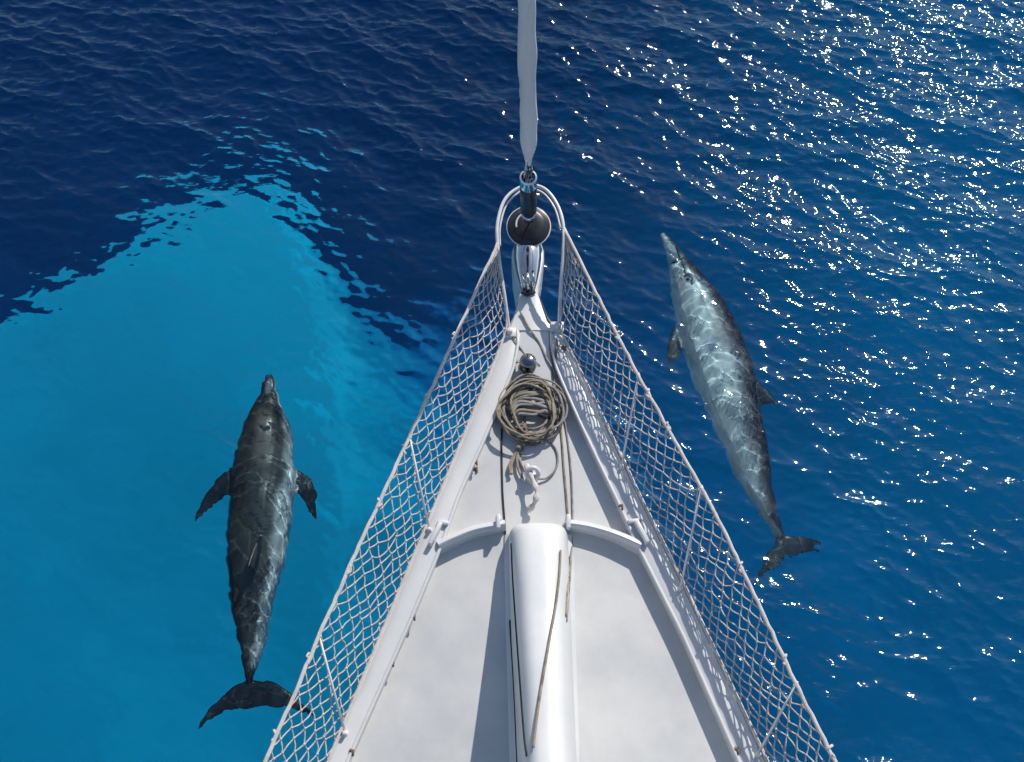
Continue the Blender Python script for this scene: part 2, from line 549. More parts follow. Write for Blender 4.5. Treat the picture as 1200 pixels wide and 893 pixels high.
left_fins = [
    (path([(294, 795), (275, 804), (256, 818), (241, 836), (231, 853)], -.33, -.28), path([(294, 833), (275, 834), (258, 838), (246, 846), (232, 855)], -.33, -.28), .05),
    (path([(290, 795), (310, 796), (328, 803), (344, 815), (374, 841)], -.33, -.30), path([(290, 833), (306, 830), (325, 830), (345, 833), (375, 843)], -.33, -.30), .05),
    (path([(290, 540), (266, 551), (243, 574), (232, 594), (227, 611)], -.26, -.36), path([(285, 585), (266, 580), (251, 592), (238, 604), (229, 615)], -.26, -.36), .05),
    (path([(325, 540), (349, 550), (367, 567), (373, 588), (372, 606)], -.30, -.42), path([(330, 580), (350, 579), (357, 590), (363, 602), (370, 611)], -.30, -.42), .05),
    (dors, dort, .05)]
left_dolphin = make_dolphin('dark dolphin seen from above, swimming over the pale turquoise shoal', left_st, left_fins,
    ((.075, .068, .062), (.13, .125, .12), (.92, .92, .90), (.034, .036, .040)),
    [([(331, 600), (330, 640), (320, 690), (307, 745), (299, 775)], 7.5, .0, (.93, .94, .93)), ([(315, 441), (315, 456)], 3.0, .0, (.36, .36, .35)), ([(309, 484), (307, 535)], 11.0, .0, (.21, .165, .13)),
     ([(304, 499), (308, 503), (314, 501)], 1.6, .012, (.01, .01, .012)), ([(308, 463), (312, 460), (319, 460), (323, 464)], 1.3, .01, (.04, .045, .05)),
     ([(309, 441), (307.5, 452)], 1.0, .004, (.02, .02, .025))],
    [], 0.20, 0.45, 'dolphins swimming beside the bow')

# --- dolphin to starboard, rolled on its side
def right_station(x, y, h, z, wid, roll, vent=1.0):
    z -= .13 if y > 300 else .06
    c = W(x, y, z)
    hh = (W(x + h, y, z) - c).length
    return (c, hh * wid, hh, hh * vent, roll)
right_st = [right_station(*a) for a in (
    (777, 273, 4, -0.112, 1.1, 80), (782, 282, 6, -0.112, 1.15, 80), (788, 293, 8.5, -0.117, 1.15, 80), (794, 303, 12, -0.150, 1.1, 80), (804, 326, 20, -0.190, 1.0, 80), (818, 356, 30, -0.250, .92, 80), (833, 396, 36, -0.290, .88, 80),
    (847, 437, 36.5, -0.310, .86, 80), (860, 481, 32, -0.310, .84, 78), (876, 531, 25, -0.310, .82, 70), (889, 571, 17.5, -0.320, .78, 60), (901, 601, 10.5, -0.340, .7, 48), (911, 622, 6.5, -0.360, .7, 36), (918, 642, 4, -0.370, .7, 25))]
right_fins = [
    ([W(914, 626, -0.46), W(930, 628, -0.47), W(947, 628, -0.50), W(958, 633, -0.53), W(965, 638, -0.55)], [W(921, 652, -0.47), W(932, 652, -0.48), W(944, 648, -0.50), W(955, 643, -0.53), W(964, 641, -0.55)], .045),
    ([W(910, 628, -0.46), W(903, 642, -0.46), W(894, 656, -0.45), W(888, 670, -0.45), W(886, 685, -0.46)], [W(923, 650, -0.47), W(914, 660, -0.47), W(904, 668, -0.46), W(895, 676, -0.45), W(888, 686, -0.46)], .045),
    ([W(862, 425, -0.39), W(878, 438, -0.35), W(895, 452, -0.33), W(906, 464, -0.32), W(914, 477, -0.32)], [W(872, 490, -0.39), W(888, 482, -0.35), W(896, 475, -0.33), W(905, 474, -0.32), W(913, 479, -0.32)], .05),
    ([W(815, 378, -0.43), W(793, 381, -0.39), W(784, 396, -0.37), W(781, 412, -0.37), W(782, 429, -0.38)], [W(818, 408, -0.43), W(802, 405, -0.39), W(798, 414, -0.37), W(792, 424, -0.37), W(784, 431, -0.38)], .05)]
right_dolphin = make_dolphin('pale bellied dolphin rolled on its side with dancing light lines along its flank', right_st, right_fins,
    ((.12, .10, .12), (.60, .585, .585), (.96, .96, .94), (.11, .107, .115)),
    [([(793, 289), (796, 301), (801, 313), (803, 321)], 1.2, .01, (.03, .028, .03)), ([(802, 324), (806, 322), (811, 326), (810, 333)], 1.4, .003, (.05, .05, .055))],
    [(806, 327.5, .017)], 0.20, 0.50, 'dolphins swimming beside the bow')

# ------------------------------------------------------------------ the yacht's bow
DECK, CAP = 1.20, 1.30
gel = surface('white_gelcoat', (0.65, 0.66, 0.66), (0.73, 0.73, 0.72), scale=2.2, rough=0.30, bump=0.05, bscale=9)
deck_paint = surface('deck_paint', (0.56, 0.57, 0.57), (0.68, 0.68, 0.66), scale=2.6, rough=0.62, bump=0.25, bscale=420, detail=8)
chrome = surface('polished_steel', (0.62, 0.63, 0.64), (0.75, 0.75, 0.75), rough=0.10, metal=1.0, bump=0.15, bscale=14)
tube_steel = surface('painted_tube', (0.74, 0.70, 0.68), (0.86, 0.83, 0.80), scale=12, rough=0.25)
black = surface('black_plastic', (0.012, 0.013, 0.018), (0.03, 0.032, 0.04), scale=8, rough=0.35)
rust = surface('rusty_bolt', (0.10, 0.06, 0.04), (0.26, 0.18, 0.13), scale=40, rough=0.7)
sailcloth = surface('sail_cover', (0.78, 0.79, 0.80), (0.88, 0.88, 0.88), scale=2.0, rough=0.7, bump=0.25, bscale=12, stretch=(1, 1, .25))
def rope_material(name, c0, c1, scale=160):
    m, nt, out = newmat(name)
    b = nd(nt, 'ShaderNodeBsdfPrincipled', i_Roughness=0.85)
    tc = nd(nt, 'ShaderNodeTexCoord')
    no = nd(nt, 'ShaderNodeTexNoise', i_Scale=14.0, i_Detail=4); nt.links.new(tc.outputs['Object'], no.inputs['Vector'])
    w = nd(nt, 'ShaderNodeTexWave', i_Scale=scale, i_Distortion=1.0); w.bands_direction = 'DIAGONAL'; nt.links.new(tc.outputs['Object'], w.inputs['Vector'])
    mu = nd(nt, 'ShaderNodeMath', operation='MULTIPLY_ADD'); mu.inputs[1].default_value = 0.35; nt.links.new(w.outputs['Fac'], mu.inputs[0]); nt.links.new(no.outputs[0], mu.inputs[2])
    nt.links.new(ramp(nt, mu.outputs[0], [(0.42, c0), (0.85, c1)]), b.inputs['Base Color'])
    bp = nd(nt, 'ShaderNodeBump', i_Strength=0.6, i_Distance=0.004); nt.links.new(w.outputs['Fac'], bp.inputs['Height']); nt.links.new(bp.outputs[0], b.inputs['Normal'])
    nt.links.new(b.outputs[0], out.inputs[0])
    return m
tan_rope = rope_material('tan_rope', (0.13, 0.105, 0.072), (0.46, 0.39, 0.29))
grey_rope = rope_material('grey_rope', (0.13, 0.13, 0.125), (0.46, 0.45, 0.42))
dark_rope = rope_material('dark_rope', (0.012, 0.012, 0.014), (0.05, 0.045, 0.045))
white_rope = rope_material('white_rope', (0.62, 0.55, 0.50), (0.86, 0.80, 0.76))
net_rope = rope_material('net_cord', (0.55, 0.49, 0.44), (0.86, 0.79, 0.73), 220)

def curve_y(px_list, z):
    pts = sorted(((U(x, y, z).y, U(x, y, z).x) for x, y in px_list))
    ys_, xs_ = np.array([p[0] for p in pts]), np.array([p[1] for p in pts])
    def f(y):
        if y < ys_[0]:
            sl = (xs_[2] - xs_[0]) / (ys_[2] - ys_[0])
            return xs_[0] + (y - ys_[0]) * sl * 0.92
        return float(np.interp(y, ys_, xs_))
    return f
left_out = [(385, 893), (444, 752), (516, 579), (550, 497), (573.6, 441), (586.6, 408), (594, 388)]
right_out = [(898, 893), (801.6, 688), (749, 582), (722, 524), (684.5, 446), (663, 402), (656, 388)]
left_in = [(407, 893), (480, 729), (515, 645), (538, 579), (566, 518), (588, 466), (602, 430), (607, 405)]
right_in = [(866, 893), (800, 744), (749, 643), (724, 588), (696, 530), (675, 485), (653, 434), (646, 405)]
XLo, XRo, XLi, XRi = (curve_y(p, CAP) for p in (left_out, right_out, left_in, right_in))
Y_AFT, Y_FORE = -2.4, U(600, 388, CAP).y
yacht = empty('sailing_yacht', (0.15, 1.0, 0.0))
tag(yacht, 'white sailing yacht bow with flat grey deck, raised white ridge and furled headsail', 'yacht')

# bow platform that carries the forestay fitting
plat = [(594, 388, 656, 388), (601, 371, 642, 377), (606, 356, 636, 360), (608.5, 342, 631, 344), (607, 334, 632, 336), (602.5, 322, 634.5, 322), (599.5, 306, 637.5, 306), (600, 294, 637.5, 294), (604, 284, 634, 284), (610, 277, 628, 277)]
def deck_rows():
    rows = []
    for y in np.linspace(Y_AFT, Y_FORE - 0.02, 46):
        rows.append((Vector((XLo(y), y, DECK)), Vector((XRo(y), y, DECK))))
    return rows
def build_deck():
    mb = MB(); cols = 15; rows = deck_rows()
    vs_, fs_ = [], []
    for l, r_ in rows:
        for j in range(cols):
            u = j / (cols - 1)
            p = l.lerp(r_, 0.02 + 0.96 * u); p.z += 0.035 * (1 - (2 * u - 1) ** 2)
            vs_.append(p)
    for i in range(len(rows) - 1):
        for j in range(cols - 1):
            a = i * cols + j
            fs_.append((a, a + 1, a + cols + 1, a + cols))
    mb.add(vs_, fs_)
    return mb.build('deck', deck_paint, yacht)
build_deck()

def build_hull():
    mb = MB(); rings = []
    secs = [(l, r_, 1.0) for l, r_ in deck_rows()]
    for a in plat[1:]:
        l, r_ = U(a[0], a[1], CAP), U(a[2], a[3], CAP)
        secs.append((l, r_, 1.0))
    y_end = secs[-1][0].y
    for l, r_, _ in secs:
        c = (l + r_) / 2; hw = (r_ - l).length / 2
        fore = max(0.0, min(1.0, (l.y - (Y_FORE - 0.7)) / (y_end - Y_FORE + 0.7)))
        ring = []
        bot = -0.55 * (1 - fore) + 1.02 * fore ** 0.8 if fore > 0 else -0.55
        zs = [CAP - 0.012, CAP - 0.10, 0.9, 0.45, 0.05, bot]
        prof = [1.0, 1.0, 0.93, 0.80, 0.62, 0.06]
        zz = [bot + (z - bot) * 1.0 if z > bot else bot for z in zs]
        for z, w in zip(zz, prof):
            ring.append(Vector((c.x - hw * w, l.y, z)))
        for z, w in reversed(list(zip(zz, prof))):
            ring.append(Vector((c.x + hw * w, l.y, z)))
        rings.append(ring)
    n = len(rings[0])
    vs_ = [p for r_ in rings for p in r_]; fs_ = []
    for i in range(len(rings) - 1):
        for j in range(n - 1):
            fs_.append((i * n + j, i * n + j + 1, (i + 1) * n + j + 1, (i + 1) * n + j))
    fs_.append(tuple(range(n))); fs_.append(tuple((len(rings) - 1) * n + j for j in range(n)))
    mb.add(vs_, fs_)
    return mb.build('hull', gel, yacht, auto=40)
build_hull()

def build_platform():
    """bow platform with a rounded nose"""
    mb = MB(); rings = []
    for i, a in enumerate(plat):
        l, r_ = U(a[0], a[1], CAP), U(a[2], a[3], CAP)
        z0, z1 = CAP - 0.075, CAP + (0.004 if i < 4 else 0.012)
        q = (r_ - l) * 0.10
        rings.append([l + Vector((0, 0, z0 - CAP)), l + Vector((0, 0, z1 - CAP - 0.02)), l + q * 0.5 + Vector((0, 0, z1 - CAP)), l + q * 2.5 + Vector((0, 0, z1 - CAP + .012)), r_ - q * 2.5 + Vector((0, 0, z1 - CAP + .012)),
                      r_ - q * 0.5 + Vector((0, 0, z1 - CAP)), r_ + Vector((0, 0, z1 - CAP - 0.02)), r_ + Vector((0, 0, z0 - CAP))])
    mb.loft(rings)
    return mb.build('bow_platform', gel, yacht, auto=35)
build_platform()

def build_foredeck_panel():
    """raised centre panel between the platform and the windlass"""
    mb = MB()
    secs = [(602, 384, 648, 384), (600, 410, 649, 410), (597, 430, 652, 432), (590, 452, 656, 452), (584, 474, 662, 474)]
    rings = []
    for k, a in enumerate(secs):
        l, r_ = U(a[0], a[1], DECK + .06), U(a[2], a[3], DECK + .06)
        h = [.108, .092, .072, .05, .03][k]
        l.z = r_.z = DECK
        q = (r_ - l) * 0.12
        rings.append([l, l + q + Vector((0, 0, h)), (l + r_) / 2 + Vector((0, 0, h + .008)), r_ - q + Vector((0, 0, h)), r_, (l + r_) / 2 - Vector((0, 0, .02))])
    mb.loft(rings)
    return mb.build('foredeck_panel', gel, yacht, auto=30)
build_foredeck_panel()

def build_bulwark(fo, fi, name='bulwark'):
    mb = MB(); rings = []; lip = []; rub = []
    for y in np.linspace(Y_AFT, Y_FORE, 60):
        o, i = Vector((fo(y), y, CAP)), Vector((fi(y), y, CAP))
        t = (i - o)
        rings.append([o + Vector((0, 0, -.14)), o + Vector((0, 0, -.015)), o + t * .08, o + t * .5 + Vector((0, 0, .006)), o + t * .9, i + Vector((0, 0, -.008)), i + t * 0.04 + Vector((0, 0, -.13)), o + t * .5 + Vector((0, 0, -.16))])
        lip.append(i + Vector((0, 0, .004)))
        rub.append(o - t * .06 + Vector((0, 0, -.012)))
    mb.loft(rings)
    b = mb.build(name, gel, yacht, auto=50)
    m2 = MB(); m2.tube(lip, 0.0125, 8); m2.build('inner_rail', gel, b)
    m3 = MB(); m3.tube(rub, 0.014, 8); m3.build('rubbing_strake', tube_steel, b)
    return b
build_bulwark(XLo, XLi); build_bulwark(XRo, XRi)

# ridge along the centreline
RC0, RC1 = U(631, 640, DECK + .2), U(639, 893, DECK + .3)
Y_RF = U(630, 606, DECK + .26).y
def ridge_dims(y):
    u = (Y_RF - y) / 2.4
    cx = 0.5 * (U(599, 640, DECK + .15).x + U(664, 640, DECK + .15).x) * 1.0 + (RC1.x - RC0.x) * (RC0.y - y) / (RC0.y - RC1.y)
    hw = 0.205 - 0.034 * u
    h = 0.25 + 0.85 * u
    d = Y_RF - y
    k = 1.0 if d > 0.10 else math.sqrt(max(0.0, 1 - ((0.10 - d) / 0.10) ** 2))
    return cx, hw * (0.72 + 0.28 * k), h * (0.35 + 0.65 * k)
def ridge_section(y, n=28):
    cx, hw, h = ridge_dims(y)
    pts = []
    for j in range(n + 1):
        a = math.pi * j / n
        c, s_ = math.cos(a), math.sin(a)
        x = -hw * math.copysign(abs(c) ** 0.62, c); z = h * abs(s_) ** 0.72
        pts.append(Vector((cx + x, y, DECK + .01 + z)))
    return pts
def ridge_height(x, y):
    if y > Y_RF: return 0.0
    cx, hw, h = ridge_dims(y)
    t = abs(x - cx) / hw
    if t >= 1: return 0.0
    c = t ** (1 / .62)
    return h * (math.sqrt(1 - c * c)) ** .72
def build_ridge():
    mb = MB(); rings = []
    ys_ = [Y_RF - d for d in (0.0, .008, .02, .04, .07, .10, .2)] + list(np.linspace(Y_RF - .35, Y_AFT, 26))
    for y in ys_:
        rings.append(ridge_section(y))
    n = len(rings[0])
    vs_ = [p for r_ in rings for p in r_]; fs_ = []
    for i in range(len(rings) - 1):
        for j in range(n - 1):
            fs_.append((i * n + j, i * n + j + 1, (i + 1) * n + j + 1, (i + 1) * n + j))
    fs_.append(tuple(range(n)))
    fs_.append(tuple((len(rings) - 1) * n + j for j in range(n)))
    mb.add(vs_, fs_)
    rd = mb.build('deck_ridge', gel, yacht, auto=60)
    for sgn in (-1, 1):
        fl = MB(); rr = []
        for y in np.linspace(Y_RF - .05, Y_AFT, 24):
            cx, hw, h = ridge_dims(y)
            x = cx + sgn * hw
            rr.append([Vector((x - sgn * .02, y, DECK + .02)), Vector((x - sgn * .02, y, DECK + .062)), Vector((x + sgn * .012, y, DECK + .058)), Vector((x + sgn * .032, y, DECK + .045)), Vector((x + sgn * .034, y, DECK + .0))])
        fl.loft(rr); fl.build('flange', gel, rd, auto=40)
    return rd
build_ridge()

def floor_z(x, y):
    z = DECK
    if XLo(y) < x < XRo(y):
        u = (x - XLo(y)) / (XRo(y) - XLo(y)); z += 0.035 * (1 - (2 * u - 1) ** 2)
    if x < XLi(y) or x > XRi(y): z = CAP + .006
    if U(620, 474, DECK).y < y < Y_FORE: z = max(z, DECK + .045 + .06 * (y - U(620, 474, DECK).y) / (Y_FORE - U(620, 474, DECK).y))
    if y >= Y_FORE: z = CAP + .02
    return max(z, DECK + .01 + ridge_height(x, y)) if ridge_height(x, y) > 0 else z
def on_deck(px, py, lift=0.0):
    z = DECK
    for _ in range(12):
        p = U(px, py, z + lift); z = z * .5 + .5 * floor_z(p.x, p.y)
    return U(px, py, z + lift)

# curved breakwater, one half each side of the ridge
def build_breakwater(pts):
    P = spline([U(x, y, DECK + .13) for x, y in pts], 26)
    mb = MB(); rings = []
    for i, p in enumerate(P):
        t = (P[min(i + 1, 25)] - P[max(i - 1, 0)]).normalized(); s_ = Vector((-t.y, t.x, 0))
        if s_.y < 0: s_ = -s_
        zt, zb = DECK + .135, DECK + .0
        q = Vector((p.x, p.y, 0))
        prof = [(.045, zb), (.030, zb + .07), (.024, zt - .02), (.012, zt - .004), (-.010, zt), (-.026, zt - .012), (-.034, zt - .035), (-.03, zt - .05), (-.022, zt - .055), (-.03, zb + .03), (-.05, zb)]
        rings.append([q + s_ * a + Vector((0, 0, z)) for a, z in prof])
    mb.loft(rings)
    return mb.build('breakwater', gel, yacht, auto=45)
build_breakwater([(513, 637), (530, 629), (556, 619), (592, 612)])
build_breakwater([(664, 611), (694, 616), (724, 625), (752, 637)])
for (x, y, a) in ((510, 626, .32), (752, 624, -.32)):
    mb = MB(); p = U(x, y, CAP + .03)
    mb.box((p.x, p.y, CAP + .02), (.016, .085, .04), Matrix.Rotation(-a * 1.3, 3, 'Z'))
    mb.box((p.x + (.05 if x < 600 else -.05), p.y + .085, CAP + .01), (.04, .014, .025), Matrix.Rotation(-a * .4, 3, 'Z'))
    mb.build('end_bracket', gel, yacht, bevel=.008)
for x, y in ((557, 541), (557, 549), (727, 593), (747, 611), (862, 878), (660, 407), (484, 722), (412, 880), (459, 776), (749, 620)):
    mb = MB(); p = on_deck(x, y)
    mb.lathe((p.x, p.y, p.z - .01), (0, 0, 1), [(0, .016), (.012, .016), (.02, .011), (.024, .001)], 10); mb.box((p.x + .012, p.y - .012, p.z + .008), (.006, .02, .006))
    mb.build('rail_bolt', rust, yacht)
for x, y in ((584, 612), (666, 612)):
    mb = MB(); p = U(x, y, DECK + .14); mb.box(p, (.014, .05, .03)); mb.box(p + Vector((0, .03, -.06)), (.02, .015, .06)); mb.build('corner_clip', gel, yacht, bevel=.006)

# windlass dome and mooring eye
p = on_deck(618.5, 429)
mb = MB(); mb.lathe((p.x, p.y, p.z - .01), (0, 0, 1), [(0, .062), (.02, .064), (.03, .05), (.045, .04), (.07, .046), (.085, .062), (.1, .058), (.112, .03), (.115, .001)], 24)
w = mb.build('windlass', surface('dark_steel', (0.16, 0.17, 0.18), (0.34, 0.35, 0.36), rough=0.16, metal=1.0, scale=20), yacht)
mb = MB(); q = on_deck(618, 440)
mb.lathe((q.x, q.y, q.z - .01), (0, 0, 1), [(0, .03), (.03, .032), (.05, .02), (.06, .001)], 16); mb.build('foot_switch', black, w)
mb = MB(); mb.tube([p + Vector((-.09, .02, .02)), p + Vector((-.03, .0, .085)), p + Vector((.05, -.01, .085)), p + Vector((.085, -.03, .05))], .011, 8); mb.build('lever', chrome, w)
p = U(624, 556, DECK + .10)
mb = MB(); ring = [p + Vector((math.cos(a) * .042, math.sin(a) * .03, .02 + math.sin(a) * .03)) for a in np.linspace(0, 2 * math.pi, 20, endpoint=False)]
mb.tube(ring, .017, 10, closed=True); mb.lathe((p.x, p.y, DECK), (0, 0, 1), [(0, .05), (.04, .045), (.08, .03), (.1, .022)], 16)
mb.build('mooring_eye', gel, yacht)
mb = MB(); mb.tube(spline([U(617, 545, DECK + .10), U(626, 566, DECK + .15), U(629, 578, DECK + .15), U(626, 590, DECK + .12), U(618, 600, DECK + .06)], 22), [.018 + .006 * math.sin(i * 1.1) for i in range(22)], 10); mb.build('snubber', white_rope, yacht)

# polished stem fitting
mb = MB(); rings = []
for (xl, yl, xr, yr, h) in ((611, 338, 627, 338, .04), (608, 328, 630, 328, .07), (604, 314, 633, 314, .085), (602, 300, 635, 300, .095), (602, 288, 635, 288, .095), (605, 278, 632, 278, .085)):
    l, r_ = U(xl, yl, CAP + .05), U(xr, yr, CAP + .05)
    c = (l + r_) / 2; hw = (r_ - l).length / 2
    rings.append([Vector((c.x + hw * math.cos(a), c.y, CAP + .0 + max(0, h * math.sin(a) ** .8 if math.sin(a) > 0 else 0))) for a in np.linspace(0, math.pi, 13)])
mb.loft(rings); sf = mb.build('stem_fitting', chrome, yacht)
mb = MB()
for (x0, y0, x1, y1, r_) in ((612, 322, 614, 340, .013), (625, 318, 623, 339, .013), (618, 318, 618, 342, .016)):
    mb.tube([U(x0, y0, CAP + .15), U((x0 + x1) / 2 + 1, (y0 + y1) / 2, CAP + .16), U(x1, y1, CAP + .05)], r_, 8)
mb.tube([U(610, 330, CAP + .12), U(628, 330, CAP + .12)], .012, 8); mb.build('shackle', chrome, sf)
mb = MB(); mb.tube([U(611, 343, CAP + .03), U(618, 346, CAP + .03), U(627, 342, CAP + .03)], .012, 8); mb.build('clevis_pin', black, sf)

# forestay, furling drum and rolled headsail
SB = U(619.5, 268, CAP + .08)
SDIR = Vector((0.0, -math.cos(R(76)), math.sin(R(76))))
def stay_t(py, px=618):
    lo, hi = -1.0, 8.0
    for _ in range(40):
        m_ = (lo + hi) / 2; q = SB + SDIR * m_
        if project(np.array([list(q)]))[0, 1] > py: lo = m_
        else: hi = m_
    return lo
# lean the stay a touch so that it keeps to the centreline as the photo shows it
tgt = U(618, 0, (SB + SDIR * stay_t(0)).z)
SDIR = (tgt - SB).normalized()
def stay(t): return SB + SDIR * t
t0 = stay_t(262)
mb = MB(); mb.tube([stay(-.06), stay(9.5)], .007, 8); mb.build('forestay', chrome, yacht)
mb = MB(); mb.lathe(stay(0), SDIR, [(.0, .06), (.01, .150), (.03, .168), (.05, .168), (.058, .150), (.075, .135), (.085, .115), (.09, .06)], 36)
dr = mb.build('furling_drum', black, yacht, auto=35)
mb = MB(); ringp = []
ax = SDIR.orthogonal().normalized(); ay = SDIR.cross(ax)
mb.tube([stay(.04) + (ax * math.cos(a) + ay * math.sin(a)) * .170 for a in np.linspace(0, 2 * math.pi, 48, endpoint=False)], .0075, 8, closed=True); mb.build('rim', tube_steel, dr)
mb = MB(); mb.tube([stay(.085) + (ax * math.cos(a) + ay * math.sin(a)) * .098 for a in np.linspace(0.3, 2.6, 20)], .008, 8); mb.build('guard', tube_steel, dr)
mb = MB(); ta, tb = stay_t(247), stay_t(216)
mb.lathe(stay(ta - .12), SDIR, [(0, .05), (.06, .05), (.1, .042), (.12, .055), (.14, .062), (tb - ta + .10, .062), (tb - ta + .12, .056)], 24); mb.build('swivel_barrel', black, yacht, auto=35)
mb = MB(); mb.lathe(stay(ta - .10), SDIR, [(0, .052), (.02, .056), (.05, .056), (.06, .05)], 24); mb.build('lower_collar', chrome, yacht)
tc_ = stay_t(212)
mb = MB(); mb.lathe(stay(tb - .02), SDIR, [(0, .060), (.06, .064), (.13, .062), (.14, .05), (.13, .045), (.05, .03)], 24); mb.build('cup', chrome, yacht, auto=40)
for sx in (-1, 1):
    mb = MB(); mb.tube([stay(tb + .08) + ax * sx * .035, stay(tb + .3) + ax * sx * .028, stay(stay_t(182)) + ax * sx * .012], .012, 8); mb.build('tack_strap', chrome, yacht)
def build_sail():
    ts, tn = stay_t(192), 9.2
    mb = MB(); rings = []
    n = 150
    for i in range(n):
        u = i / (n - 1); t = ts + (tn - ts) * u ** 1.5
        d = t - ts
        r_ = 0.018 + 0.036 * sstep(0, .40, d) - 0.017 * sstep(.6, 2.4, d) + .004 * math.sin(d * 5.1) + .003 * math.sin(d * 11)
        ring = []
        for j in range(30):
            a = 2 * math.pi * j / 30
            wrap = (a - d * 2.3) % (2 * math.pi)                  # the leech spirals round the roll: a small step
            rr = r_ * (1 + 0.24 * (wrap / (2 * math.pi)) - .11) + .0016 * math.sin(3 * a + d * 17)
            ring.append(stay(t) + (ax * math.cos(a) + ay * math.sin(a)) * rr)
        rings.append(ring)
    mb.loft(rings)
    return mb.build('furled_sail', sailcloth, yacht)
build_sail()

# pulpit and stanchions
PUL = [(597, 390, CAP), (592, 352, 1.52), (586, 312, 1.72), (583, 285, 1.83), (583, 262, 1.89), (590, 237, 1.92), (603, 223, 1.93), (621, 217, 1.93), (639, 222, 1.93), (653, 240, 1.92), (660, 264, 1.89), (660, 296, 1.80), (657, 340, 1.60), (655, 388, CAP)]
PUL = [(x, y, CAP + (z - CAP) * .68) for x, y, z in PUL]
mb = MB(); mb.tube(spline([U(*a) for a in PUL], 90), .0135, 10); pu = mb.build('pulpit', tube_steel, yacht)
mb = MB(); p2 = [U(x + (6 if x < 620 else -6) * .5, y + 4, z - .05) for x, y, z in PUL[3:11]]; mb.tube(spline(p2, 50), .008, 8); mb.build('lower_wire', tube_steel, pu)
for x, y in ((597, 391), (653, 384)):
    mb = MB(); q = U(x, y, CAP); mb.box((q.x, q.y, CAP + .012), (.05, .04, .014)); mb.lathe((q.x, q.y, CAP), (0, 0, 1), [(0, .026), (.05, .024), (.06, .016)], 12); mb.build('foot_plate', gel, pu, bevel=.006)
TOPZ = 1.68
left_top = [(310, 893, 1.68), (345, 814, 1.68), (374, 745, 1.68), (428, 624, 1.68), (480, 512, 1.68), (532, 398, 1.67), (583.5, 285, 1.66)]
right_top = [(979, 893, 1.68), (933, 802, 1.68), (870, 668, 1.68), (822, 572, 1.68), (748, 440, 1.68), (700, 346, 1.69), (661, 268, 1.70)]
def stanchion(bx, by, tx, ty):
    b, t = U(bx, by, CAP), U(tx, ty, TOPZ)
    b = Vector((XLo(b.y) + .03 if bx < 600 else XRo(b.y) - .03, b.y, CAP))
    mb = MB(); mb.tube([b, b.lerp(t, .5), t + (t - b).normalized() * .02], [.0085, .0075, .0065], 10)
    s_ = mb.build('stanchion', tube_steel, yacht)
    mb = MB(); mb.lathe(b - Vector((0, 0, .004)), (0, 0, 1), [(0, .022), (.008, .022), (.014, .014), (.045, .013), (.048, .008)], 14); mb.build('socket', gel, s_)
    mb = MB(); mb.lathe(t - Vector((0, 0, .03)), (0, 0, 1), [(0, .010), (.01, .014), (.035, .014), (.04, .006)], 10); mb.build('cap', tube_steel, s_)
for a in ((498, 622, 480, 512), (398, 860, 374, 745), (802, 690, 822, 572), (733, 548, 748, 440), (893, 884, 933, 802)):
    stanchion(*a)

